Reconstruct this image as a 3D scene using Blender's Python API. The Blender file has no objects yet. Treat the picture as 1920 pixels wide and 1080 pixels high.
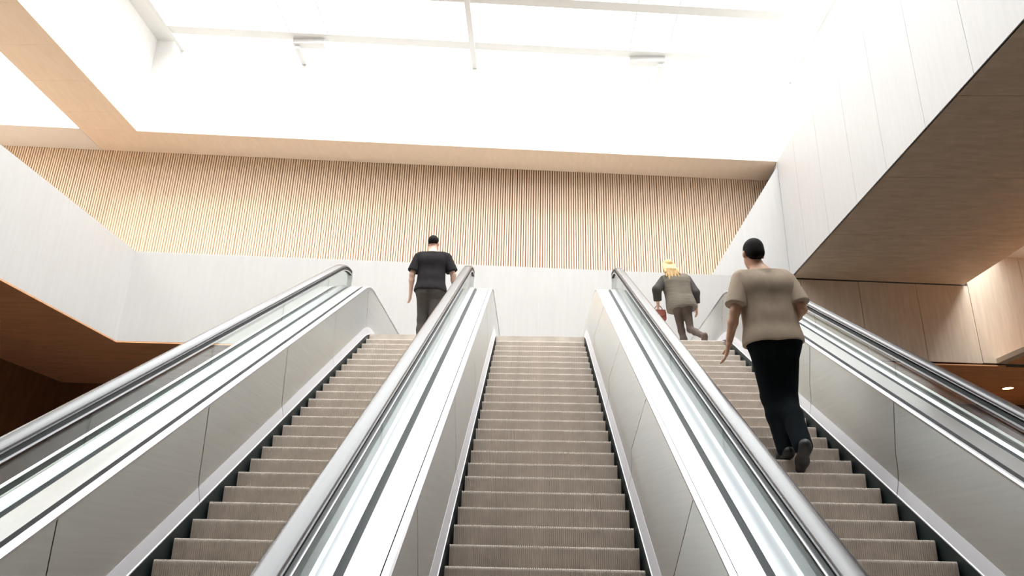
import bpy, bmesh, math, random
import numpy as np
from mathutils import Matrix, Vector

random.seed(7)
SC = bpy.context.scene
COL = SC.collection

# ------------------------------------------------------------------ camera
cam_data = bpy.data.cameras.new('camera')
cam = bpy.data.objects.new('camera', cam_data)
COL.objects.link(cam)
cam_data.sensor_width = 36.0
cam_data.lens = 1394.65 / 1920 * 36.0
cam_data.clip_start = 0.05
RC = ((0.9994, 0.0254, 0.0218), (0.0116, 0.3484, -0.9373), (-0.0314, 0.937, 0.348))
xr, yd, zf = [Vector(r).normalized() for r in RC]
M = Matrix(((xr.x, -yd.x, -zf.x), (xr.y, -yd.y, -zf.y), (xr.z, -yd.z, -zf.z)))
cam.matrix_world = Matrix.Translation((-0.0655, -4.1458, 0.0173)) @ M.to_quaternion().to_matrix().to_4x4()
SC.camera = cam

# ------------------------------------------------------------------ sky and exposure
world = bpy.data.worlds.new('overcast_sky')
SC.world = world
world.use_nodes = True
bg = world.node_tree.nodes['Background']
bg.inputs[0].default_value = (0.97, 0.985, 1.0, 1)
bg.inputs[1].default_value = 5.2
# the sun veiled by thin cloud: a wide soft source high behind the camera
sun_data = bpy.data.lights.new('veiled_sun', 'SUN')
sun_data.energy = 5.6
sun_data.angle = math.radians(44)
sun_data.color = (1.0, 0.97, 0.93)
sun = bpy.data.objects.new('veiled_sun', sun_data)
sun.rotation_euler = (math.radians(29), 0, math.radians(24))
COL.objects.link(sun)
SC.view_settings.view_transform = 'Standard'
SC.view_settings.look = 'None'
SC.view_settings.gamma = 1.0
SC.view_settings.use_curve_mapping = False
SC.view_settings.exposure = 0.18

# ------------------------------------------------------------------ materials
def mat(name, color, rough=0.6, metal=0.0, var=0.0, scale=(4, 4, 4), bump=0.0, bscale=None, spec=0.5, emit=None, estr=0.0):
    m = bpy.data.materials.new(name)
    m.use_nodes = True
    nt = m.node_tree
    b = nt.nodes['Principled BSDF']
    b.inputs['Base Color'].default_value = (*color, 1)
    b.inputs['Roughness'].default_value = rough
    b.inputs['Metallic'].default_value = metal
    b.inputs['Specular IOR Level'].default_value = spec
    if emit:
        b.inputs['Emission Color'].default_value = (*emit, 1)
        b.inputs['Emission Strength'].default_value = estr
    if var > 0 or bump > 0:
        tc = nt.nodes.new('ShaderNodeTexCoord')
        mp = nt.nodes.new('ShaderNodeMapping')
        mp.inputs['Scale'].default_value = scale
        nz = nt.nodes.new('ShaderNodeTexNoise')
        nz.inputs['Scale'].default_value = 1.0
        nz.inputs['Detail'].default_value = 5.0
        nz.inputs['Roughness'].default_value = 0.62
        nt.links.new(tc.outputs['Object'], mp.inputs['Vector'])
        nt.links.new(mp.outputs[0], nz.inputs['Vector'])
        if var > 0:
            r = nt.nodes.new('ShaderNodeMapRange')
            r.inputs['From Min'].default_value = 0.25
            r.inputs['From Max'].default_value = 0.75
            r.inputs['To Min'].default_value = 1 - var
            r.inputs['To Max'].default_value = 1 + var * 0.5
            mx = nt.nodes.new('ShaderNodeVectorMath')
            mx.operation = 'SCALE'
            mx.inputs[0].default_value = color
            nt.links.new(nz.outputs['Fac'], r.inputs['Value'])
            nt.links.new(r.outputs[0], mx.inputs['Scale'])
            nt.links.new(mx.outputs[0], b.inputs['Base Color'])
        if bump > 0:
            bp = nt.nodes.new('ShaderNodeBump')
            bp.inputs['Strength'].default_value = bump
            bp.inputs['Distance'].default_value = 0.01
            nt.links.new(nz.outputs['Fac'], bp.inputs['Height'])
            nt.links.new(bp.outputs[0], b.inputs['Normal'])
    return m

def glass_mat(name, tint, refl):
    m = bpy.data.materials.new(name)
    m.use_nodes = True
    nt = m.node_tree
    nt.nodes.clear()
    out = nt.nodes.new('ShaderNodeOutputMaterial')
    mix = nt.nodes.new('ShaderNodeMixShader')
    tr = nt.nodes.new('ShaderNodeBsdfTransparent')
    tr.inputs[0].default_value = (*tint, 1)
    gl = nt.nodes.new('ShaderNodeBsdfGlossy')
    gl.inputs['Roughness'].default_value = 0.02
    lw = nt.nodes.new('ShaderNodeLayerWeight')      # Schlick reflectance, the same from both sides of the sheet
    lw.inputs['Blend'].default_value = 0.5
    pw_ = nt.nodes.new('ShaderNodeMath'); pw_.operation = 'POWER'; pw_.inputs[1].default_value = 5.0
    ma = nt.nodes.new('ShaderNodeMath'); ma.operation = 'MULTIPLY_ADD'
    ma.inputs[1].default_value = 0.85; ma.inputs[2].default_value = refl
    nt.links.new(lw.outputs['Facing'], pw_.inputs[0])
    nt.links.new(pw_.outputs[0], ma.inputs[0])
    nt.links.new(ma.outputs[0], mix.inputs[0])
    nt.links.new(tr.outputs[0], mix.inputs[1])
    nt.links.new(gl.outputs[0], mix.inputs[2])
    nt.links.new(mix.outputs[0], out.inputs[0])
    return m

WHITE = mat('white_plaster', (0.86, 0.845, 0.82), 0.75, var=0.03, scale=(6, 6, 0.8))
PANEL = mat('pale_wood_panel', (0.74, 0.625, 0.50), 0.6, var=0.14, scale=(14, 14, 1.2), bump=0.05)
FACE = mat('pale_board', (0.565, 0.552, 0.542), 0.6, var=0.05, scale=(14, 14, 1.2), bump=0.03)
FACEFAR = mat('pale_board_dimmed', (0.475, 0.462, 0.452), 0.6, var=0.05, scale=(14, 14, 1.2), bump=0.03)  # same board as FACE, colour darkened to offset the strong light on it
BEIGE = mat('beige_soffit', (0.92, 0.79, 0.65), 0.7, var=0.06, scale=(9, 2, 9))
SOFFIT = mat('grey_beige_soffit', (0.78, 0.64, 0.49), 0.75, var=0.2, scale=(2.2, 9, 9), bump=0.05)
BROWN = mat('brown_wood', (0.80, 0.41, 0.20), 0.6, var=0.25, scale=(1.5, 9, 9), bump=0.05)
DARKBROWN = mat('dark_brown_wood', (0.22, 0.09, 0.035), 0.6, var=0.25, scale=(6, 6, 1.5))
JOINT = mat('dark_joint', (0.06, 0.055, 0.05), 0.8)
SLAT = mat('honey_wood_slat', (0.89, 0.71, 0.53), 0.55, var=0.12, scale=(9, 9, 1.3))
SLATBACK = mat('brown_backing', (0.40, 0.17, 0.06), 0.8)
FLOOR = mat('stone_floor', (0.09, 0.085, 0.08), 0.4, var=0.15, scale=(2, 2, 2))
REAR = mat('dark_hall_wall', (0.06, 0.054, 0.048), 0.7)
FLOORG = mat('warm_gallery_floor', (0.27, 0.20, 0.135), 0.6, var=0.1, scale=(2, 2, 2))
FRAME = mat('white_painted_metal', (0.80, 0.80, 0.78), 0.5)
GREYBOX = mat('pale_grey_metal', (0.82, 0.82, 0.81), 0.5)
STEEL = mat('satin_steel', (0.755, 0.775, 0.77), 0.42, metal=1.0, var=0.06, scale=(2, 2, 60))
STRIPM = mat('polished_steel_strip', (0.76, 0.76, 0.79), 0.34, metal=1.0)
DECK = mat('brushed_aluminium_deck', (0.66, 0.645, 0.645), 0.3, metal=1.0, var=0.05, scale=(60, 2, 60))
KICK = mat('pale_kick_plate', (0.80, 0.80, 0.85), 0.5, metal=0.7)
CHAN = mat('grey_glass_channel', (0.46, 0.48, 0.495), 0.3, metal=1.0)
GROOVE = mat('black_rubber_groove', (0.012, 0.018, 0.02), 0.5)
SKIRT = mat('dark_green_skirt', (0.028, 0.042, 0.045), 0.35, metal=0.3)
RAIL = mat('dark_rubber_handrail', (0.07, 0.066, 0.072), 0.22, spec=1.0)
STEP = mat('worn_step_aluminium', (0.62, 0.555, 0.495), 0.5, metal=0.0, var=0.22, scale=(7, 7, 7))
GLASS = glass_mat('green_tinted_glass', (0.90, 0.935, 0.915), 0.045)
SKYGLASS = glass_mat('clear_glass', (0.97, 0.975, 0.97), 0.02)

# ------------------------------------------------------------------ mesh helpers
def link(o, parent=None):
    COL.objects.link(o)
    if parent is not None:
        o.parent = parent
    return o

def mesh(name, verts, faces, m, parent=None, smooth=False, mats=None, idx=None):
    me = bpy.data.meshes.new(name)
    me.from_pydata([tuple(v) for v in verts], [], faces)
    for x in (mats or [m]):
        me.materials.append(x)
    if idx is not None:
        me.polygons.foreach_set('material_index', idx)
    if smooth:
        me.polygons.foreach_set('use_smooth', [True] * len(faces))
    me.update()
    return link(bpy.data.objects.new(name, me), parent)

BOXF = [(0, 3, 2, 1), (4, 5, 6, 7), (0, 1, 5, 4), (1, 2, 6, 5), (2, 3, 7, 6), (3, 0, 4, 7)]

def boxv(x0, x1, y0, y1, z0, z1):
    return [(x0, y0, z0), (x1, y0, z0), (x1, y1, z0), (x0, y1, z0), (x0, y0, z1), (x1, y0, z1), (x1, y1, z1), (x0, y1, z1)]

def box(name, b, m, parent=None):
    return mesh(name, boxv(*b), BOXF, m, parent)

K = 0.08                                 # the far walls stand at a slight angle to the escalators
def fy(x, y0):
    return y0 + K * x

def slab(name, x0, x1, ya, yb, z0, z1, m, parent=None, z0b=None, ka=True, kb=True):
    """box whose front and back follow the skewed far-wall direction (ya / yb are taken at x = 0)"""
    fa = fy if ka else (lambda x, y: y)
    fb = fy if kb else (lambda x, y: y)
    zz = z0 if z0b is None else z0b
    v = [(x0, fa(x0, ya), z0), (x1, fa(x1, ya), zz), (x1, fb(x1, yb), zz), (x0, fb(x0, yb), z0),
         (x0, fa(x0, ya), z1), (x1, fa(x1, ya), z1), (x1, fb(x1, yb), z1), (x0, fb(x0, yb), z1)]
    if z1 < z0b if z0b is not None else False:
        for i in (5, 6): v[i] = (v[i][0], v[i][1], zz + z1 - z0)
    return mesh(name, v, BOXF, m, parent)

def prism(name, poly, axis, a, b, m, parent=None):
    """extrude a 2D polygon along an axis ('x': poly in y,z; 'y': poly in x,z)"""
    n = len(poly)
    if axis == 'x':
        v = [(a, p, q) for p, q in poly] + [(b, p, q) for p, q in poly]
    else:
        v = [(p, a, q) for p, q in poly] + [(p, b, q) for p, q in poly]
    f = [tuple(range(n))[::-1], tuple(range(n, 2 * n))] + [(i, (i + 1) % n, n + (i + 1) % n, n + i) for i in range(n)]
    o = mesh(name, v, f, m, parent)
    bm = bmesh.new(); bm.from_mesh(o.data)
    bmesh.ops.recalc_face_normals(bm, faces=bm.faces)
    bm.to_mesh(o.data); bm.free()
    return o

def struct(o):
    o['kind'] = 'structure'
    return o

def tag(o, label, cat, group=None):
    o['label'] = label
    o['category'] = cat
    if group:
        o['group'] = group
    return o

def empty(name, loc=(0, 0, 0)):
    o = bpy.data.objects.new(name, None)
    o.empty_display_size = 0.2
    o.location = loc
    return link(o)

# ------------------------------------------------------------------ the hall
ZLOW, ZTOP = -1.58, 2.60
ZB, ZT, ZO, ZS = 4.42, 6.53, 9.67, 12.1
ZR = 12.35
YN = -9.0                                # end of the hall behind the camera

struct(box('floor', (-15.4, 14.4, YN, 17.4, ZLOW - 0.3, ZLOW), FLOOR))
struct(box('wall_rear', (-15.4, 14.4, YN - 0.3, YN, ZLOW, ZR), REAR))
struct(box('wall_left', (-15.7, -15.4, YN, 17.4, ZLOW, ZR), WHITE))
struct(box('wall_right', (14.4, 14.7, YN, 17.4, ZLOW, ZR), WHITE))
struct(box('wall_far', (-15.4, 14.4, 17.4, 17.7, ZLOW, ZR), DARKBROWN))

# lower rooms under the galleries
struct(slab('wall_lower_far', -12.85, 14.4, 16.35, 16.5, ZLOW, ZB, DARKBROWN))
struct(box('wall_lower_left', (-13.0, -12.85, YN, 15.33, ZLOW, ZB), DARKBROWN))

# gallery floors; their undersides are the brown soffits
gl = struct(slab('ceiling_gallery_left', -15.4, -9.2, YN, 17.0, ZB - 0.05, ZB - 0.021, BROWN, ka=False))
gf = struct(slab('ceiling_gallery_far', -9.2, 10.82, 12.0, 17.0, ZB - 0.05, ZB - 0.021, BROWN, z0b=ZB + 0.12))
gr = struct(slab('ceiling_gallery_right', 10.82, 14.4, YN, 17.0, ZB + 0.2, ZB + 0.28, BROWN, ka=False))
uf = struct(box('floor_landing', (-2.75, 2.75, 5.85, 15.2, ZTOP - 0.3, ZTOP), FLOOR))

struct(slab('bounce_ledge', -9.4, 5.9, 12.26, 13.0, ZB + 0.31, 6.05, WHITE))  # unseen white ledge, raised to bounce daylight onto the soffit and slats
struct(slab('floor_gallery_left', -15.4, -9.45, YN, 12.2, ZB, ZB + 0.36, FLOORG, ka=False))

# parapet bands around the void
struct(slab('wall_parapet_left', -9.4, -9.2, YN, 12.0, ZB - 0.02, ZT, FACE, ka=False))
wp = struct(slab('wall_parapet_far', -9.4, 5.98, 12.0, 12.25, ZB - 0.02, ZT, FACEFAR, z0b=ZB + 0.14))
struct(slab('trim_right', 10.62, 10.82, YN, 12.0, ZB + 0.19, ZB + 0.30, PANEL, ka=False))
struct(slab('shade_slab_right', 11.15, 14.4, YN, 12.0, 7.3, 7.6, WHITE, ka=False))  # unseen slab added to block light, so the wall below fades downwards
pw = struct(slab('wall_panelled', 5.98, 14.4, 12.05, 12.25, ZB + 0.15, ZR, JOINT, z0b=ZB + 0.2))
seams = [5.98, 6.22, 7.612, 9.010, 10.29, 11.69, 13.09, 14.39]
for a, b in zip(seams, seams[1:]):
    slab('panel', a + 0.006, b - 0.006, 12.0, 12.05, ZB + 0.15 + 0.01 * (a - 5.98), ZT - 0.03 if b < 10.5 else 9.0, PANEL, pw)
# white wing panel with a sloping edge standing on the far parapet
wv = []
for dy in (0, 0.2):
    for x, z in ((4.10, ZT), (5.98, ZT), (5.98, ZO), (5.95, 9.50)):
        wv.append((x, fy(x, 12.0 + dy), z))
struct(mesh('wall_wing', wv, [(0, 1, 2, 3), (7, 6, 5, 4), (0, 4, 5, 1), (1, 5, 6, 2), (2, 6, 7, 3), (3, 7, 4, 0)], FACE))

# right block: face boards with joints, soffit boards with joints
rb = struct(slab('wall_block_right', 6.02, 10.2, YN, 11.99, ZT + 0.04, ZT + 0.3, JOINT, ka=False))
slab('backing', 6.02, 7.6, YN, 11.99, ZT + 0.3, ZO, WHITE, rb, ka=False)
ys = [YN + 0.05, -6.6, -5.2, -3.8, -2.4, -1.0, 0.45, 1.85, 3.25, 4.65, 6.0, 7.35, 8.6, 10.0, 11.3]
for a, b in zip(ys, ys[1:]):
    box('panel', (5.98, 6.02, a + 0.004, b - 0.004, ZT, ZO), FACE, rb)
slab('panel', 5.98, 6.02, ys[-1] + 0.004, 11.99, ZT, ZO, FACE, rb, ka=False)
sy = [YN + 0.05, -7.0, -4.55, -2.1, 0.33, 2.75, 5.16, 7.58, 10.0]
for a, b in zip(sy, sy[1:]):
    box('soffit_panel', (6.0, 10.2, a + 0.006, b - 0.006, ZT, ZT + 0.04), SOFFIT, rb)
slab('soffit_panel', 6.0, 10.2, 10.006, 11.99, ZT, ZT + 0.04, SOFFIT, rb, ka=False)
struct(slab('wall_block_upper', 6.6, 7.6, YN, 12.0, ZO, ZR, WHITE, ka=False))

# beams between the skylights, with beige boarded undersides
bf = struct(slab('ceiling_beam_far', -15.4, 6.6, 12.0, 13.0, ZO + 0.02, ZR, WHITE))
slab('soffit_panel', -11.13, 6.0, 12.0, 13.0, ZO, ZO + 0.02, BEIGE, bf)
slab('soffit_panel', -15.4, -11.14, 12.0, 13.0, ZO, ZO + 0.02, WHITE, bf)
bl = struct(slab('ceiling_beam_left', -11.13, -9.78, YN, 12.0, ZO + 0.02, ZR, WHITE, ka=False))
by = [YN + 0.05, -6.4, -5.2, -4.0, -2.8, -1.6, -0.4, 0.8, 2.0, 3.2, 4.4, 5.6, 6.8, 8.0, 9.2, 10.4]
for a, b in zip(by, by[1:]):
    box('soffit_panel', (-11.13, -9.78, a + 0.003, b - 0.003, ZO, ZO + 0.02), BEIGE, bl)
slab('soffit_panel', -11.13, -9.78, 10.403, 11.997, ZO, ZO + 0.02, BEIGE, bl, ka=False)

# roof around the glazed openings
YS = -3.1                                  # near end of the main skylight
struct(box('ceiling_rear', (-15.4, 14.4, YN, YS, ZR, ZR + 0.2), WHITE))
struct(slab('ceiling_far', -15.4, 14.4, 12.03, 17.4, ZR, ZR + 0.2, WHITE, kb=False))
struct(slab('ceiling_left', -11.13, -9.2, YS, 12.03, ZR, ZR + 0.2, WHITE, ka=False))
struct(slab('ceiling_right', 6.62, 7.6, YS, 12.03, ZR, ZR + 0.2, WHITE, ka=False))

# main skylight
sk = struct(empty('window_1'))
def bar(name, x0, x1, y0, y1, z0, z1, skew, m=FRAME, parent=sk):
    return slab(name, x0, x1, y0, y1, z0, z1, m, parent, ka=skew, kb=skew)
rows = [11.2 - 1.65 * i for i in range(9)]
for r in rows:
    bar('crossbar', -9.15, 6.58, r - 0.14, r + 0.14, ZS - 0.02, ZS + 0.10, True)
xs = [-9.15, -6.15, -5.22, -1.70, 2.22, 3.17, 6.58]
slab('mullion', -1.765, -1.635, YS, 12.0, ZS - 0.1, ZS + 0.16, GREYBOX, sk, ka=False)
for x in (-9.15, 6.52):
    slab('side_frame', x, x + 0.09, YS, 12.0, ZS - 0.035, ZS + 0.16, GREYBOX if x > 0 else FRAME, sk, ka=False)
for x in (-6.15, -5.22, 2.22, 3.17):
    slab('glazing_bar', x - 0.013, x + 0.013, YS, 11.2, ZS, ZS + 0.05, GREYBOX, sk, ka=False)
edges = [YS - 0.8] + rows[::-1] + [12.0]
for a, b in zip(edges, edges[1:]):
    for x0, x1 in zip(xs, xs[1:]):
        slab('pane', x0 + 0.02, x1 - 0.02, a, b, ZS + 0.11, ZS + 0.125, SKYGLASS, sk)
# left skylight beyond the beam, right roof slot
sk2 = struct(empty('window_2'))
for i in range(10):
    box('pane', (-15.35, -11.15, YS + i * 1.55, YS + 1.52 + i * 1.55, ZR + 0.1, ZR + 0.115), SKYGLASS, sk2)
    box('crossbar', (-15.35, -11.15, YS + 1.52 + i * 1.55, YS + 1.55 + i * 1.55, ZR + 0.05, ZR + 0.15), FRAME, sk2)
sk3 = struct(empty('window_3'))
for i in range(10):
    box('pane', (7.62, 14.38, YS + i * 1.65, YS + 1.62 + i * 1.65, ZR + 0.1, ZR + 0.115), SKYGLASS, sk3)
    box('crossbar', (7.62, 14.38, YS + 1.62 + i * 1.65, YS + 1.65 + i * 1.65, ZR + 0.05, ZR + 0.15), FRAME, sk3)

# slatted wood wall behind the far parapet
ws = struct(slab('wall_slatted', -15.4, 6.1, 13.06, 13.2, ZB + 0.3, ZO + 0.3, SLATBACK))
PITCH_S = 0.0605
xr_ = [6.06 - PITCH_S * i for i in range(354)]
me = bpy.data.meshes.new('slat')
me.from_pydata(boxv(-0.0185, 0.0185, 0.0, 0.07, ZB + 0.3, ZO), [], BOXF)
me.materials.append(SLAT)
rest_v, rest_f = [], []
for i, x in enumerate(xr_):
    jx = random.uniform(-0.004, 0.004)
    if i < 300:
        o = bpy.data.objects.new('slat', me)
        o.location = (x + jx, fy(x, 12.99) + random.uniform(-0.004, 0.004), 0)
        link(o, ws)
    else:
        n = len(rest_v)
        y = fy(x, 12.99)
        rest_v += boxv(x + jx - 0.0185, x + jx + 0.0185, y, y + 0.07, ZB + 0.3, ZO)
        rest_f += [tuple(n + q for q in f) for f in BOXF]
rs = mesh('slats', rest_v, rest_f, SLAT, ws)
rs['kind'] = 'stuff'

# ------------------------------------------------------------------ escalators
TAN = math.tan(math.pi / 6)
PITCH = 0.19651
RISE = PITCH * TAN
W = 1.05
YB, YT = ZLOW / TAN, ZTOP / TAN           # where the slope meets the two floors
YEND, YBEG = 7.2, -3.9

def base(y):
    """height of the nosing line, with eased bends"""
    r = 0.25
    def ease(t):                           # smooth ramp 0..inf
        if t < -r: return 0.0
        if t > r: return t
        return (t + r) ** 2 / (4 * r)
    return ZLOW + TAN * (ease(y - YB) - ease(y - YT))

PATH = [YBEG, YB - 0.3, YB - 0.15, YB, YB + 0.15, YB + 0.3] + [YB + 0.3 + (YT - YB - 0.6) * i / 6 for i in range(1, 6)] + [YT - 0.3, YT - 0.2, YT - 0.1, YT, YT + 0.1, YT + 0.2, YT + 0.3, YEND]

def ribbon(name, xc, s, prof, m, parent, y0=YBEG, y1=YEND, closed=False, smooth=False, mats=None, seg=None):
    """sweep an (offset, height) profile along the incline between y0 and y1"""
    ys_ = [y0] + [y for y in PATH if y0 + 1e-3 < y < y1 - 1e-3] + [y1]
    n = len(prof)
    v, f = [], []
    for y in ys_:
        b = base(y)
        v += [(xc + s * o, y, b + h) for o, h in prof]
    span = n if closed else n - 1
    for i in range(len(ys_) - 1):
        for j in range(span):
            a, c = i * n + j, i * n + (j + 1) % n
            f.append((a, c, c + n, a + n) if s > 0 else (a, a + n, c + n, c))
    if closed:
        f.append(tuple(range(n)) if s < 0 else tuple(range(n))[::-1])
        t = (len(ys_) - 1) * n
        f.append(tuple(t + q for q in range(n)) if s > 0 else tuple(t + q for q in range(n))[::-1])
    o = mesh(name, v, f, m, parent, smooth)
    bm = bmesh.new(); bm.from_mesh(o.data)
    bmesh.ops.recalc_face_normals(bm, faces=bm.faces)
    bm.to_mesh(o.data); bm.free()
    return o

def rail_path(H):
    p = [(YBEG + 0.35, base(YBEG) + H - 0.27), (YBEG + 0.22, base(YBEG) + H - 0.25), (YBEG + 0.12, base(YBEG) + H - 0.16), (YBEG + 0.15, base(YBEG) + H - 0.06), (YBEG + 0.26, base(YBEG) + H)]
    p += [(y, base(y) + H) for y in PATH[1:-2]]
    p.append((YT + 0.26, ZTOP + H))
    return p

def rail_end(H):
    e, zt = YT + 0.26, ZTOP + H
    p = [(e, zt)] + [(e + 0.11 * math.sin(t), zt - 0.11 * (1 - math.cos(t))) for t in (0.5, 0.85, 1.2, 1.57)]
    return p + [(e + 0.11, zt - 0.2), (e + 0.11, ZTOP + 0.66)]

def sweep_rail(name, x0, x1, H, m, parent, p=None, roll=0.0):
    w, t = (x1 - x0), 0.036
    prof = []
    for a, b in ((0.0, -0.75), (0.008, -0.4), (0.05, -0.15), (0.15, -0.04), (0.34, -0.008), (0.5, 0.0), (0.66, -0.008), (0.85, -0.04), (0.95, -0.15), (0.992, -0.4), (1.0, -0.75), (0.9, -0.85), (0.1, -0.85)):
        prof.append((x0 + a * w, b * t + roll * (a - 0.5) * w))
    p = p or rail_path(H)
    v, f = [], []
    n = len(prof)
    for i, (y, z) in enumerate(p):
        a, b = p[max(0, i - 1)], p[min(len(p) - 1, i + 1)]
        d = Vector((b[0] - a[0], b[1] - a[1])).normalized()
        for x, h in prof:
            v.append((x, y - d.y * h, z + d.x * h))
    for i in range(len(p) - 1):
        for j in range(n):
            a, c = i * n + j, i * n + (j + 1) % n
            f.append((a, c, c + n, a + n))
    f.append(tuple(range(n)))
    f.append(tuple((len(p) - 1) * n + q for q in range(n))[::-1])
    o = mesh(name, v, f, m, parent, smooth=True)
    bm = bmesh.new(); bm.from_mesh(o.data)
    bmesh.ops.recalc_face_normals(bm, faces=bm.faces)
    bm.to_mesh(o.data); bm.free()
    return o

def step_mesh():
    n = 92
    p = W / n
    d = 0.0055
    xs_, ds = [], []
    for i in range(n):
        x = -W / 2 + i * p
        xs_ += [x + 0.12 * p, x + 0.20 * p, x + 0.56 * p, x + 0.64 * p]
        ds += [d, 0, 0, d]
    rows_ = []
    for x, q in zip(xs_, ds):
        rows_.append([(x, q + 0.004, -RISE - 0.012), (x, q, -0.012), (x, q + 0.002, -0.004 - 0.3 * q), (x, 0.007 + q * 0.8, -q), (x, PITCH + 0.012, -q)])
    v, f = [], []
    for r in rows_: v += r
    m = 5
    for i in range(len(rows_) - 1):
        for j in range(m - 1):
            a = i * m + j
            f.append((a, a + m, a + m + 1, a + 1))
    # ends and underside close the tread block
    nv = len(v)
    v += [(-W / 2, 0.006, -RISE - 0.012), (-W / 2, 0.006, -0.006), (-W / 2, PITCH + 0.012, -0.006), (-W / 2, PITCH + 0.012, -RISE - 0.012)]
    v += [(W / 2, a, b) for _, a, b in v[nv:nv + 4]]
    f += [(nv, nv + 1, nv + 2, nv + 3), (nv + 7, nv + 6, nv + 5, nv + 4), (nv, nv + 3, nv + 7, nv + 4), (nv + 3, nv + 2, nv + 6, nv + 7)]
    me_ = bpy.data.meshes.new('step')
    me_.from_pydata(v, [], f)
    me_.materials.append(STEP)
    me_.update()
    return me_
STEPMESH = step_mesh()

# one profile per balustrade: offsets from the centre of its escalator
def balustrade(root, xc, s, P, glass_y, panel_y):
    """P: pt panel top offset, tr trim, di/do deck inner/outer, ci/co channel inner/outer, r0/r1 handrail edges, H handrail height"""
    HD = 0.655
    ribbon('skirt', xc, s, [(0.54, -0.22), (0.54, 0.045)], SKIRT, root)
    for a, b in zip(panel_y, panel_y[1:]):
        pn = ribbon('inner_panel', xc, s, [(0.561, 0.13), (0.566, 0.165), (0.5685, 0.21), (0.570, 0.30), (P['pt'], HD - 0.012)], STEEL, root, a + 0.004, b - 0.004, smooth=True)
        ribbon('kick_strip', xc, s, [(0.541, 0.034), (0.5365, 0.036), (0.5365, 0.044), (0.5405, 0.048), (0.5605, 0.134), (0.564, 0.13)], KICK, pn, a + 0.0025, b - 0.0025)
    ribbon('trim', xc, s, [(P['pt'] - 0.004, HD - 0.02), (P['pt'] - 0.005, HD - 0.004), (P['pt'] + 0.004, HD + 0.006), (P['tr'], HD + 0.006), (P['tr'], HD - 0.04)], STRIPM, root)
    ribbon('groove', xc, s, [(P['tr'], HD - 0.035), (P['di'], HD - 0.035)], GROOVE, root)
    ribbon('deck', xc, s, [(P['di'], HD - 0.04), (P['di'], HD + 0.003), (P['do'], HD + 0.003), (P['do'], HD - 0.02)], DECK, root)
    ribbon('groove', xc, s, [(P['do'], HD - 0.012), (P['ci'], HD - 0.012)], GROOVE, root)
    g = P['r0'] + 0.022
    ribbon('glass_channel', xc, s, [(P['ci'], HD - 0.02), (P['ci'], HD + 0.004), (g - 0.008, HD + 0.02), (g + 0.014, HD + 0.02), (g + 0.014, HD - 0.1)], CHAN, root)
    for a, b in zip(glass_y, glass_y[1:]):
        ribbon('glass_panel', xc, s, [(g - 0.006, HD + 0.021), (g - 0.006, P['H'] - 0.075), (g + 0.006, P['H'] - 0.075), (g + 0.006, HD + 0.021)], GLASS, root, a + 0.003, b - 0.003, closed=True)
    ribbon('rail_guide', xc, s, [(g - 0.022, P['H'] - 0.078), (g - 0.022, P['H'] - 0.044), (g + 0.022, P['H'] - 0.044), (g + 0.022, P['H'] - 0.078)], GROOVE, root, YB - 0.3, YT + 0.26, closed=True)
    ribbon('guide_lip', xc, s, [(g - 0.026, P['H'] - 0.082), (g - 0.026, P['H'] - 0.070), (g - 0.019, P['H'] - 0.070), (g - 0.019, P['H'] - 0.082)], STRIPM, root, YB - 0.3, YT + 0.26, closed=True)
    xa, xb = xc + s * P['r0'], xc + s * P['r1']
    sweep_rail('handrail', min(xa, xb), max(xa, xb), P['H'], RAIL, root, None, P.get('roll', 0.0))
    sweep_rail('rail_end', min(xa, xb) + 0.01, max(xa, xb) - 0.01, P['H'] - 0.004, FRAME, root, rail_end(P['H'] - 0.004))  # white colour stands for the glare on the end of the dark rail

def side_wall(root, xc, s, o, top, name='outer_cladding'):
    ribbon(name, xc, s, [(o, -0.75), (o, top), (o + 0.03, top), (o + 0.03, -0.75)], STEEL, root, closed=True)

def escalator(name, xc, phase, label, group):
    root = empty(name, (xc, 0, 0))
    # parts are built in world coordinates below, so keep the root at the origin of the mesh data
    root.location = (0, 0, 0)
    tag(root, label, 'escalator', group)
    k = math.ceil((YB - phase) / PITCH) + 1
    while True:
        y = phase + k * PITCH
        if y > YT - 0.02: break
        o = bpy.data.objects.new('step', STEPMESH)
        o.location = (xc, y, y * TAN)
        link(o, root)
        k += 1
    ylast = y
    box('comb_plate', (xc - 0.535, xc + 0.535, ylast - 0.002, YEND, ZTOP - 0.06, ZTOP + 0.012), STEP, root)
    box('comb_plate', (xc - 0.535, xc + 0.535, YBEG, YB + 0.13, ZLOW + 0.001, ZLOW + 0.03), STEEL, root)
    ribbon('truss_cover', xc, 1, [(-0.56, -0.76), (0.56, -0.76)], STEEL, root)
    return root

GY = [YB - 0.6, -1.55, -0.2, 1.15, 2.5, 3.85, YT + 0.36]
left = escalator('escalator', -1.547, 0.0, 'left escalator with its own outer glass balustrade beside the brown soffit', None)
mid = escalator('escalator', 0.0, 0.0, 'middle empty escalator between two glass balustrades facing the white wall', None)
right = escalator('escalator', 1.68, 0.141, 'right escalator carrying the man in a tan shirt beside the panelled wall', None)
PL = dict(pt=0.578, tr=0.616, di=0.655, do=0.797, ci=0.835, co=0.92, r0=0.89, r1=0.98, H=0.95, roll=-0.16)
PML = dict(pt=0.595, tr=0.625, di=0.632, do=0.766, ci=0.805, co=0.885, r0=0.85, r1=0.945, H=0.955)
PMR = dict(pt=0.68, tr=0.70, di=0.705, do=0.81, ci=0.845, co=0.935, r0=0.905, r1=0.995, H=0.95)
PR = dict(pt=0.609, tr=0.630, di=0.670, do=0.795, ci=0.825, co=0.87, r0=0.832, r1=0.912, H=0.91)
balustrade(left, -1.547, -1, PL, GY, [YBEG, -2.14, -0.825, 0.49, 1.8, 3.12, 4.43, YEND])
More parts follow.
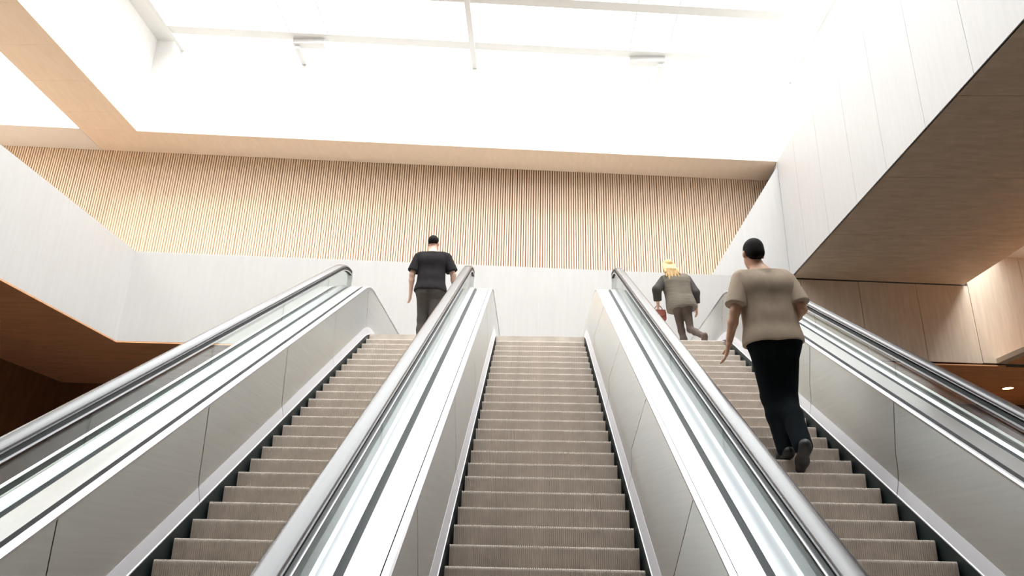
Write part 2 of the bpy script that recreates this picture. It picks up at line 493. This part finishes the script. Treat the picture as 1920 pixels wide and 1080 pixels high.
balustrade(mid, 0.0, -1, PML, GY, [YBEG, -2.0, -0.62, 0.75, 2.1, 3.5, YEND])
balustrade(mid, 0.0, 1, PMR, GY, [YBEG, -2.0, -0.55, 0.75, 2.1, 3.5, YEND])
balustrade(right, 1.68, 1, PR, GY, [YBEG, -1.9, -0.57, 0.745, 2.06, 3.38, 4.7, YEND])
# flanks that close the shared balustrades and the outer sides
def flank(root, xc, s, o_top, h):
    ribbon('inner_panel', xc, s, [(0.54, -0.22), (0.54, 0.15), (o_top, h)], STEEL, root)
flank(left, -1.547, 1, 0.60, 0.67)
flank(right, 1.68, -1, 0.62, 0.67)
side_wall(left, -1.547, -1, 1.0, 0.66)
side_wall(right, 1.68, 1, 0.93, 0.66)

SC.cycles.diffuse_bounces = 7
SC.cycles.transparent_max_bounces = 32

# ------------------------------------------------------------------ downlights
EMIT = mat('lamp_glow', (1, 0.8, 0.5), 0.5, emit=(1.0, 0.62, 0.25), estr=40.0)
RING = mat('brass_ring', (0.5, 0.32, 0.15), 0.35, metal=0.8)
def disc(name, r, z, m, parent, r_in=0.0, h=0.0, n=24):
    v, f = [], []
    for i in range(n):
        c, s = math.cos(2 * math.pi * i / n), math.sin(2 * math.pi * i / n)
        v += [(r * c, r * s, z), (r_in * c, r_in * s, z), (r * c, r * s, z + h), (r_in * c, r_in * s, z + h)]
    for i in range(n):
        a, b = 4 * i, 4 * ((i + 1) % n)
        f += [(a, a + 1, b + 1, b), (a + 2, b + 2, b + 3, a + 3), (a, b, b + 2, a + 2), (a + 1, a + 3, b + 3, b + 1)]
    return mesh(name, v, f, m, parent)
def downlight(x, y, z, label, power):
    d = empty('downlight', (x, y, z))
    tag(d, label, 'lamp')
    disc('ring', 0.16, -0.02, RING, d, 0.125, 0.02)
    disc('lens', 0.125, -0.012, EMIT, d, 0.0, 0.008)
    l = bpy.data.lights.new('downlight_beam', 'SPOT')
    l.energy = power; l.color = (1.0, 0.62, 0.30); l.spot_size = 2.3; l.spot_blend = 0.6; l.shadow_soft_size = 0.1
    lo = bpy.data.objects.new('downlight_beam', l)
    lo.location = (0, 0, -0.06)
    link(lo, d)
downlight(12.3, 15.3, ZB + 0.2, 'glowing round downlight in the brown soffit at the right edge', 400)
downlight(-11.2, 6.0, ZB, 'round downlight in the brown soffit left of the left escalator', 900)

# brackets hanging under the skylight crossbar
for x0, x1, leg, lab in ((-6.12, -5.34, -6.02, 'small pale grey bracket box under the skylight, left of the mullion'),
                         (2.24, 3.13, 3.02, 'small pale grey bracket box under the skylight, right of the mullion')):
    b = empty('skylight_bracket', ((x0 + x1) / 2, fy((x0 + x1) / 2, 11.35), ZS - 0.1))
    tag(b, lab, 'bracket')
    hw = (x1 - x0) / 2
    box('housing', (-hw, hw, -0.1, 0.12, -0.06, 0.1), GREYBOX, b)
    lx = leg - (x0 + x1) / 2
    box('arm', (lx - 0.06, lx + 0.06, -0.02, 0.62, -0.16, -0.06), GREYBOX, b)

# ------------------------------------------------------------------ people: one continuous skin surface each, from blended tapered limbs
class Field:
    def __init__(self, h):
        self.h, self.p, self.clip = h, [], []
    def cone(self, a, b, ra, rb, k=0.03, sq=None):
        self.p.append(('c', np.array(a, float), np.array(b, float), ra, rb, k, sq)); return self
    def ell(self, c, r, k=0.03):
        self.p.append(('e', np.array(c, float), np.array(r, float), 0, 0, k, None)); return self
    def cut(self, point, normal):                       # keep the side the normal points away from
        self.clip.append((np.array(point, float), np.array(normal, float) / np.linalg.norm(normal))); return self
    def build(self):
        h = self.h
        lo = np.array([1e9] * 3); hi = -lo
        boxes = []
        for t, a, b, ra, rb, k, sq in self.p:
            if t == 'c':
                r = max(ra, rb) + k + 2 * h
                l, u = np.minimum(a, b) - r, np.maximum(a, b) + r
            else:
                l, u = a - b - k - 2 * h, a + b + k + 2 * h
            boxes.append((l, u)); lo = np.minimum(lo, l); hi = np.maximum(hi, u)
        n = np.ceil((hi - lo) / h).astype(int) + 1
        D = np.full(n, 1.0, np.float32)
        ax = [lo[i] + h * np.arange(n[i]) for i in range(3)]
        for (t, a, b, ra, rb, k, sq), (l, u) in zip(self.p, boxes):
            i0 = np.maximum(((l - lo) / h).astype(int), 0); i1 = np.minimum(((u - lo) / h).astype(int) + 2, n)
            s = tuple(slice(p, q) for p, q in zip(i0, i1))
            X, Y, Z = np.meshgrid(*[ax[i][s[i]] for i in range(3)], indexing='ij', sparse=True)
            if t == 'c':
                ab = b - a
                px, py, pz = X - a[0], Y - a[1], Z - a[2]
                tt = np.clip((px * ab[0] + py * ab[1] + pz * ab[2]) / max(ab @ ab, 1e-9), 0, 1)
                dx, dy, dz = px - tt * ab[0], py - tt * ab[1], pz - tt * ab[2]
                if sq: dy = dy * sq
                d = np.sqrt(dx * dx + dy * dy + dz * dz) - (ra + (rb - ra) * tt)
            else:
                q = np.sqrt(((X - a[0]) / b[0]) ** 2 + ((Y - a[1]) / b[1]) ** 2 + ((Z - a[2]) / b[2]) ** 2)
                d = (q - 1) * b.min()
            o = D[s]
            hh = np.maximum(k - np.abs(o - d), 0) / k
            D[s] = np.minimum(o, d) - hh * hh * k * 0.25
        if self.clip:
            X, Y, Z = np.meshgrid(*ax, indexing='ij', sparse=True)
            for p, nn in self.clip:
                D = np.maximum(D, (X - p[0]) * nn[0] + (Y - p[1]) * nn[1] + (Z - p[2]) * nn[2])
        # surface nets
        S = D < 0
        c = [S[i:n[0] - 1 + i, j:n[1] - 1 + j, m:n[2] - 1 + m] for i in (0, 1) for j in (0, 1) for m in (0, 1)]
        cnt = sum(x.astype(np.int8) for x in c)
        act = (cnt > 0) & (cnt < 8)
        idx = np.full(act.shape, -1, np.int64)
        cells = np.argwhere(act)
        idx[act] = np.arange(len(cells))
        P = np.zeros((len(cells), 3)); w = np.zeros(len(cells))
        corners = [(i, j, m) for i in (0, 1) for j in (0, 1) for m in (0, 1)]
        val = [D[cells[:, 0] + i, cells[:, 1] + j, cells[:, 2] + m] for i, j, m in corners]
        for q, A in enumerate(corners):
            for r in range(q + 1, 8):
                B = corners[r]
                if sum(abs(x - y) for x, y in zip(A, B)) != 1: continue
                va, vb = val[q], val[r]
                x = (va < 0) != (vb < 0)
                t = np.where(x, va / np.where(va == vb, 1, va - vb), 0)
                P += np.where(x[:, None], np.array(A) + t[:, None] * (np.array(B) - np.array(A)), 0)
                w += x
        V = lo + h * (cells + P / w[:, None])
        F = []
        for d in range(3):
            e, g = (d + 1) % 3, (d + 2) % 3
            sl0 = [slice(1, None)] * 3; sl1 = [slice(1, None)] * 3
            sl0[d] = slice(0, -1)
            A, B = S[tuple(sl0)], S[tuple(sl1)]
            ed = np.argwhere(A != B)
            sh = np.array([1, 1, 1]); sh[d] = 0
            ed = ed + sh
            ok = np.all(ed < np.array(act.shape), axis=1)
            ed = ed[ok]
            pos = S[tuple(ed.T)]
            de, dg = np.zeros(3, int), np.zeros(3, int); de[e] = 1; dg[g] = 1
            q = np.stack([idx[tuple((ed - o).T)] for o in (0 * de, de, de + dg, dg)], 1)
            q = np.where(pos[:, None], q, q[:, ::-1])
            F.append(q[(q >= 0).all(1)])
        return V, np.concatenate(F)

def field_obj(name, fl, m, parent):
    V, F = fl.build()
    me_ = bpy.data.meshes.new(name)
    me_.vertices.add(len(V)); me_.vertices.foreach_set('co', V.ravel())
    me_.loops.add(F.size); me_.loops.foreach_set('vertex_index', F.ravel())
    me_.polygons.add(len(F)); me_.polygons.foreach_set('loop_start', np.arange(0, F.size, 4))
    me_.polygons.foreach_set('use_smooth', np.ones(len(F), bool))
    me_.materials.append(m)
    me_.update(calc_edges=True)
    me_.validate()
    return link(bpy.data.objects.new(name, me_), parent)

def unit(v): return v / np.linalg.norm(v)

def hand(f, wrist, d, side, curl, s=1.0):
    """palm, four fingers of different lengths and a thumb; d: direction of the hand, side: towards the thumb, curl: bend per joint"""
    d = unit(np.array(d, float)); side = np.array(side, float); side = unit(side - (side @ d) * d)
    nrm = np.cross(side, d)                            # the fingers bend towards this side
    w = np.array(wrist, float)
    for o in (-0.027, -0.009, 0.009, 0.027):
        f.cone(w + 0.012 * d * s + 0.6 * o * side * s, w + 0.085 * d * s + o * side * s, 0.015 * s, 0.0125 * s, 0.014)
    for o, l in zip((0.029, 0.0098, -0.0098, -0.028), (0.072, 0.080, 0.074, 0.058)):
        p = w + 0.088 * d * s + o * side * s
        a = 0.3 * curl
        for q, (fr, r0, r1) in enumerate(((0.44, 0.0098, 0.0092), (0.32, 0.0092, 0.0085), (0.24, 0.0085, 0.0072))):
            a += curl * (0.7 if q else 0.35)
            e = p + l * fr * s * (math.cos(a) * d + math.sin(a) * nrm)
            f.cone(p, e, r0 * s, r1 * s, 0.005)
            p = e
    p = w + 0.025 * d * s + 0.026 * side * s
    e = p + 0.040 * s * unit(0.75 * d + 0.6 * side + 0.35 * nrm)
    f.cone(p, e, 0.0135 * s, 0.0112 * s, 0.010)
    g = e + 0.030 * s * unit(0.95 * d + 0.1 * side + 0.45 * nrm)
    f.cone(e, g, 0.0108 * s, 0.0088 * s, 0.005)

def head(f, c, s, yaw=0.0):
    """skull, jaw, nose, ears, brow and mouth; the face looks towards +y turned by yaw"""
    cy, sy = math.cos(yaw), math.sin(yaw)
    def L(x, y, z): return (c[0] + s * (x * cy - y * sy), c[1] + s * (x * sy + y * cy), c[2] + s * z)
    f.ell(L(0, -0.012, 0.025), (0.075 * s, 0.092 * s, 0.088 * s), 0.02)
    f.ell(L(0, 0.030, -0.045), (0.058 * s, 0.062 * s, 0.070 * s), 0.035)
    f.cone(L(0, 0.055, -0.092), L(0, 0.06, -0.098), 0.024 * s, 0.02 * s, 0.03)
    f.cone(L(0, 0.088, 0.012), L(0, 0.108, -0.024), 0.009 * s, 0.013 * s, 0.012)
    f.cone(L(-0.034, 0.078, 0.022), L(0.034, 0.078, 0.022), 0.011 * s, 0.011 * s, 0.014)
    f.cone(L(-0.018, 0.088, -0.062), L(0.018, 0.088, -0.062), 0.0075 * s, 0.0075 * s, 0.006)
    for q in (-1, 1):
        f.ell(L(q * 0.078, -0.008, -0.012), (0.011 * s, 0.019 * s, 0.031 * s), 0.01)
    return L

def person(label, loc, J, skin, tops, leg_mat, shoe_mat, hair_mat, hair_fn, s=1.0, sleeve=0.6, hem=0.0, h=0.0075, sex=1.0, flare=0.0, taper=0.0, lg=1.0, tights=False, curl=(0.35, 0.35)):
    root = tag(empty('person', loc), label, 'person', None)
    A = {k: np.array(v, float) for k, v in J.items() if k != 'yaw'}
    mid_s = (A['sl'] + A['sr']) / 2; mid_h = (A['hl'] + A['hr']) / 2
    up = unit(mid_s - mid_h)
    hc = A['head']
    neck = mid_s + 0.035 * s * up
    def torso(f, g, legs=False):
        sx = unit(A['sr'] - A['sl'])
        f.cone(mid_s - 0.10 * s * sx - 0.085 * s * up, mid_s + 0.10 * s * sx - 0.085 * s * up, 0.108 * s + g, 0.108 * s + g, 0.06)
        f.cone(A['sl'] + 0.03 * sx * s - 0.012 * s * up, A['sr'] - 0.03 * sx * s - 0.012 * s * up, 0.058 * s + g, 0.058 * s + g, 0.06)
        for q in ('sl', 'sr'):                          # sloping shoulders
            f.cone(neck + 0.012 * s * up, mid_s + 0.72 * (A[q] - mid_s) + 0.012 * s * up, 0.048 * s + g, 0.046 * s + g, 0.05)
        wst = mid_h + 0.19 * s * up
        f.cone(wst - 0.055 * s * sx, wst + 0.055 * s * sx, 0.098 * s + g, 0.098 * s + g, 0.09)
    def pelvis(f, g):
        f.cone(A['hl'] + 0.03 * s * up, A['hr'] + 0.03 * s * up, 0.102 * s * sex + g, 0.102 * s * sex + g, 0.06)
        for q in 'lr':
            f.cone(A['h' + q] + np.array((0, -0.045 * s, 0.0)), A['h' + q] + np.array((0, -0.05 * s, -0.04 * s)), 0.078 * s * sex + g, 0.072 * s * sex + g, 0.05)
    b = Field(h)
    torso(b, 0); pelvis(b, 0)
    b.cone(neck - 0.03 * up * s, hc - np.array((0, 0.012, 0.055)) * s, 0.058 * s, 0.052 * s, 0.04)
    L = head(b, hc, s, J.get('yaw', 0.0))
    for q, sd in (('l', -1), ('r', 1)):
        S_, E_, W_ = A['s' + q], A['e' + q], A['w' + q]
        b.cone(S_, E_, 0.052 * s, 0.038 * s, 0.04)
        b.cone(E_, E_ + 0.35 * (W_ - E_), 0.039 * s, 0.038 * s, 0.02)
        b.cone(E_ + 0.35 * (W_ - E_), W_, 0.038 * s, 0.025 * s, 0.02)
        fd = unit(W_ - E_)
        hand(b, W_, fd, J['thumb_' + q] if 'thumb_' + q in J else (0, 1, 0), curl[0 if q == 'l' else 1] * (1 if q == 'l' else 1), s)
        H_, K_, N_, T_ = A['h' + q], A['k' + q], A['a' + q], A['t' + q]
        b.cone(H_, K_, 0.088 * s * lg, 0.056 * s * lg, 0.05)
        b.cone(K_, K_ + 0.35 * (N_ - K_), 0.056 * s * lg, 0.058 * s * lg, 0.03)
        b.cone(K_ + 0.35 * (N_ - K_), N_, 0.058 * s * lg, 0.038 * s, 0.03)
        b.cone(N_, T_, 0.036 * s, 0.026 * s, 0.03)
    field_obj('body', b, skin, root)
    for q in (-1, 1):
        e = Field(0.003); e.ell(L(q * 0.032, 0.081, 0.004), (0.012 * s, 0.012 * s, 0.012 * s), 0.001)
        field_obj('eye', e, EYE, root)
    # top, with sleeves that end in a clean cuff
    for nm, mt, g, cuff, zhem, arms in tops:
        f = Field(h)
        torso(f, g)
        hp = mid_h + (zhem + 0.02) * up
        sx = unit(A['hr'] - A['hl'])
        f.cone(mid_h + 0.05 * up * s - 0.075 * s * sx, mid_h + 0.05 * up * s + 0.075 * s * sx, 0.105 * s + g, 0.105 * s + g, 0.06)
        for q in (-1, 1):                               # the cloth hangs straight from chest to hip
            f.cone(mid_s + q * 0.085 * s * sx - 0.10 * s * up, mid_h + q * (0.075 + flare * 0.3) * s * sx + 0.03 * s * up, (0.104 - 0.012 * taper) * s + g, (0.102 - 0.008 * taper) * s + g, 0.05)
        if zhem < 0:
            f.cone(mid_h - 0.075 * s * sx, mid_h + 0.075 * s * sx, 0.106 * s + g, 0.106 * s + g, 0.06)
            f.cone(mid_h + (zhem - 0.04) * up - (0.075 + flare) * s * sx, mid_h + (zhem - 0.04) * up + (0.075 + flare) * s * sx, 0.106 * s + g, 0.106 * s + g, 0.08)
        f.cut(mid_h + zhem * up, -up)
        f.cone(neck - 0.055 * up * s, neck + 0.0 * up * s, 0.07 * s, 0.062 * s, 0.05)
        f.cut(neck + 0.02 * up * s, up)
        o = field_obj(nm, f, mt, root)
        for q in 'lr':
            S_, E_, W_ = A['s' + q], A['e' + q], A['w' + q]
            sl = Field(h)
            if cuff <= 1:
                c = S_ + cuff * (E_ - S_)
                sl.cone(S_ - 0.02 * up, S_ + (cuff + 0.15) * (E_ - S_), 0.06 * s + g, 0.047 * s + g * 1.6, 0.03).cut(c, E_ - S_)
            else:
                c = E_ + (cuff - 1) * (W_ - E_)
                sl.cone(S_ - 0.02 * up, E_, 0.06 * s + g, 0.044 * s + g, 0.03).cone(E_, E_ + (cuff - 0.9) * (W_ - E_), 0.044 * s + g, 0.032 * s + g, 0.02).cut(c, W_ - E_)
            field_obj('sleeve', sl, arms or mt, o)
    # trousers or tights
    f = Field(h)
    g = 0.004 if tights else 0.016
    pelvis(f, g)
    f.cone(mid_h + 0.08 * up * s - 0.06 * s * sx, mid_h + 0.08 * up * s + 0.06 * s * sx, 0.102 * s + g, 0.102 * s + g, 0.06)
    f.cut(mid_h + 0.13 * up * s, up)
    for q in 'lr':
        H_, K_, N_ = A['h' + q], A['k' + q], A['a' + q]
        f.cone(H_, K_, 0.09 * s * lg + g, 0.058 * s * lg + g * 1.15, 0.05)
        f.cone(K_, K_ + 0.35 * (N_ - K_), 0.058 * s * lg + g * 1.15, 0.058 * s * lg + g, 0.03)
        f.cone(K_ + 0.35 * (N_ - K_), N_ + 0.02 * (K_ - N_), 0.058 * s * lg + g, (0.04 if tights else 0.052) * s + g, 0.03)
    field_obj('tights' if tights else 'trousers', f, leg_mat, root)
    for q in 'lr':
        N_, T_ = A['a' + q], A['t' + q]
        d = unit(T_ - N_); dn = unit(np.cross(np.array((1.0, 0, 0)), d)) * -1   # roughly downwards, towards the sole
        if dn[2] > 0: dn = -dn
        f = Field(0.006)
        heel = N_ - 0.035 * s * unit(np.array((d[0], d[1], d[2]))) + 0.03 * s * dn
        f.cone(N_ + 0.015 * s * -dn, N_ + 0.02 * s * dn, 0.046 * s, 0.046 * s, 0.03)
        f.cone(heel, N_ + 0.6 * (T_ - N_) + 0.012 * s * dn, 0.040 * s, 0.042 * s, 0.03)
        f.cone(N_ + 0.6 * (T_ - N_) + 0.012 * s * dn, T_, 0.044 * s, 0.034 * s, 0.03)
        field_obj('shoe', f, shoe_mat, root)
    f = Field(h * 0.85)
    hair_fn(f, L, s, A)
    field_obj('hair', f, hair_mat, root)
    return root

EYE = mat('eye', (0.7, 0.68, 0.66), 0.2)
SKIN = mat('skin', (0.62, 0.36, 0.24), 0.5, var=0.06, scale=(20, 20, 20))
SKINP = mat('pale_skin', (0.72, 0.48, 0.37), 0.5, var=0.05, scale=(20, 20, 20))
TAN_SHIRT = mat('tan_cotton', (0.40, 0.315, 0.24), 0.9, var=0.12, scale=(14, 14, 7), bump=0.25)
BLACK_TEE = mat('black_cotton', (0.022, 0.020, 0.022), 0.95, spec=0.2, var=0.2, scale=(14, 14, 7), bump=0.2)
NAVY = mat('black_navy_trousers', (0.0035, 0.006, 0.008), 0.95, spec=0.15, var=0.2, scale=(14, 14, 5), bump=0.2)
CHAR = mat('charcoal_trousers', (0.06, 0.052, 0.046), 0.9, var=0.25, scale=(10, 10, 22), bump=0.2)
COAT = mat('grey_brown_knit', (0.17, 0.145, 0.115), 0.95, var=0.35, scale=(6, 6, 45), bump=0.3)
DARKSL = mat('dark_sleeve', (0.05, 0.043, 0.04), 0.9, var=0.2, scale=(14, 14, 14))
TIGHTS = mat('brown_tights', (0.085, 0.062, 0.05), 0.8, var=0.1, scale=(10, 10, 10))
SHOE = mat('black_shoe', (0.012, 0.012, 0.013), 0.5)
SHOEB = mat('brown_shoe', (0.10, 0.06, 0.045), 0.5)
HAIRD = mat('black_hair', (0.007, 0.005, 0.005), 0.8, spec=0.25, var=0.3, scale=(60, 60, 20), bump=0.5)
HAIRB = mat('blond_hair', (0.62, 0.40, 0.17), 0.5, var=0.45, scale=(55, 55, 6), bump=0.5)

def short_hair(f, L, s, A):
    f.ell(L(0, -0.020, 0.034), (0.081 * s, 0.094 * s, 0.090 * s), 0.02)
    f.ell(L(0, -0.062, -0.022), (0.066 * s, 0.050 * s, 0.055 * s), 0.03)
    f.cut(L(0, 0.055, 0.04), (0, 1, -0.55))
    f.cut(L(0, -0.05, -0.068), (0, 0.5, -1))
def cropped_hair(f, L, s, A):
    f.ell(L(0, -0.018, 0.030), (0.078 * s, 0.092 * s, 0.087 * s), 0.02)
    f.cut(L(0, 0.05, 0.045), (0, 1, -0.6))
    f.cut(L(0, -0.05, -0.035), (0, 0.5, -1))
def long_hair(f, L, s, A):
    f.ell(L(0, -0.022, 0.032), (0.090 * s, 0.100 * s, 0.094 * s), 0.02)
    f.cut(L(0, 0.058, 0.02), (0, 1, -0.35))
    for x, x1, z1, r in ((-0.06, -0.10, -0.24, 0.034), (-0.03, -0.055, -0.30, 0.036), (0.0, 0.0, -0.33, 0.038), (0.03, 0.06, -0.31, 0.036), (0.06, 0.11, -0.26, 0.034), (-0.075, -0.115, -0.17, 0.03), (0.075, 0.12, -0.18, 0.03)):
        f.cone(L(x, -0.05, 0.03), L((x + x1) / 2, -0.15, -0.10), r * s, r * s, 0.012)
        f.cone(L((x + x1) / 2, -0.15, -0.10), L(x1 + 0.01, -0.215, z1), r * s, 0.012 * s, 0.010)

person('man in a tan T-shirt and black trousers walking up the right escalator', (1.77, 1.40, 0.762),
       dict(head=(-0.085, 0.035, 1.645), sl=(-0.20, 0.0, 1.425), sr=(0.135, 0.0, 1.41), el=(-0.285, -0.03, 1.13), er=(0.215, -0.07, 1.14),
            wl=(-0.335, 0.04, 0.89), wr=(0.16, 0.15, 1.05), hl=(-0.095, 0.0, 0.90), hr=(0.085, 0.0, 0.895),
            kl=(-0.045, 0.05, 0.48), kr=(0.065, 0.04, 0.45), al=(0.0, -0.03, 0.075), ar=(0.05, -0.23, 0.07), tl=(-0.005, 0.10, 0.036), tr=(0.055, -0.115, -0.07),
            thumb_l=(0.25, 1, 0.2), thumb_r=(-0.3, 0.4, 1), yaw=0.12),
       SKIN, [('shirt', TAN_SHIRT, 0.026, 0.84, -0.02, None)], NAVY, SHOE, HAIRD, short_hair, s=1.0, h=0.0065)
person('man in a black T-shirt walking away at the top of the left escalator', (-1.50, 5.30, 2.612),
       dict(head=(0.005, 0.06, 1.585), sl=(-0.17, 0.01, 1.36), sr=(0.20, 0.01, 1.36), el=(-0.25, -0.02, 1.09), er=(0.305, 0.03, 1.11),
            wl=(-0.27, 0.07, 0.86), wr=(0.315, 0.16, 0.93), hl=(-0.075, 0.0, 0.85), hr=(0.095, 0.0, 0.85),
            kl=(-0.08, 0.08, 0.47), kr=(0.09, 0.0, 0.45), al=(-0.085, 0.06, 0.075), ar=(0.09, -0.20, 0.09), tl=(-0.09, 0.19, 0.036), tr=(0.095, -0.075, 0.036),
            thumb_l=(0.2, 1, 0.2), thumb_r=(-0.1, 1, 0.4), yaw=-0.1),
       SKINP, [('shirt', BLACK_TEE, 0.024, 0.85, -0.01, None)], CHAR, SHOE, HAIRD, cropped_hair, taper=1.5, s=0.97, h=0.008)
person('woman with long blond hair in a grey-brown knit dress leaving the right escalator', (1.98, 5.50, 2.612),
       dict(head=(-0.185, 0.13, 1.375), sl=(-0.255, 0.07, 1.165), sr=(0.045, 0.07, 1.175), el=(-0.375, 0.0, 0.985), er=(0.145, 0.0, 0.95),
            wl=(-0.355, 0.09, 0.80), wr=(0.165, 0.07, 0.765), hl=(-0.125, 0.0, 0.77), hr=(0.015, 0.0, 0.77),
            kl=(-0.05, 0.10, 0.43), kr=(0.05, 0.0, 0.42), al=(0.0, 0.04, 0.075), ar=(0.16, -0.28, 0.24), tl=(0.0, 0.15, 0.032), tr=(0.17, -0.21, 0.13),
            thumb_l=(0.3, 1, 0.2), thumb_r=(-0.2, 1, 0.2), yaw=0.1),
       SKINP, [('dress', COAT, 0.026, 1.75, -0.075, DARKSL)], TIGHTS, SHOEB, HAIRB, long_hair, s=0.86, h=0.0075, sex=1.02, flare=0.03, lg=0.80, tights=True, curl=(0.95, 0.35))

# the woman's bag hangs from her left hand
bag = tag(empty('handbag', (1.98 - 0.345, 5.50 + 0.13, 2.612 + 0.655)), 'small red-brown handbag held in the blond woman\'s left hand', 'bag')
LEATHER = mat('red_brown_leather', (0.30, 0.085, 0.06), 0.5, var=0.15, scale=(20, 20, 20))
prism('pouch', [(-0.085, 0.07), (0.085, 0.07), (0.10, 0.02), (0.10, -0.06), (0.085, -0.085), (-0.085, -0.085), (-0.10, -0.06), (-0.10, 0.02)], 'y', -0.035, 0.035, LEATHER, bag)
prism('flap', [(-0.088, 0.075), (0.088, 0.075), (0.10, 0.015), (0.06, -0.02), (-0.06, -0.02), (-0.10, 0.015)], 'y', -0.041, -0.035, LEATHER, bag)
hv, hf = [], []
for i in range(13):
    t = math.pi * i / 12
    cx, cz = -0.055 * math.cos(t), 0.07 + 0.075 * math.sin(t)
    for a in range(6):
        u = 2 * math.pi * a / 6
        hv.append((cx + 0.006 * math.cos(u) * -math.cos(t), 0.006 * math.sin(u), cz + 0.006 * math.cos(u) * math.sin(t)))
for i in range(12):
    for a in range(6):
        hf.append((i * 6 + a, i * 6 + (a + 1) % 6, i * 6 + 6 + (a + 1) % 6, i * 6 + 6 + a))
mesh('handle', hv, hf, LEATHER, bag, smooth=True)
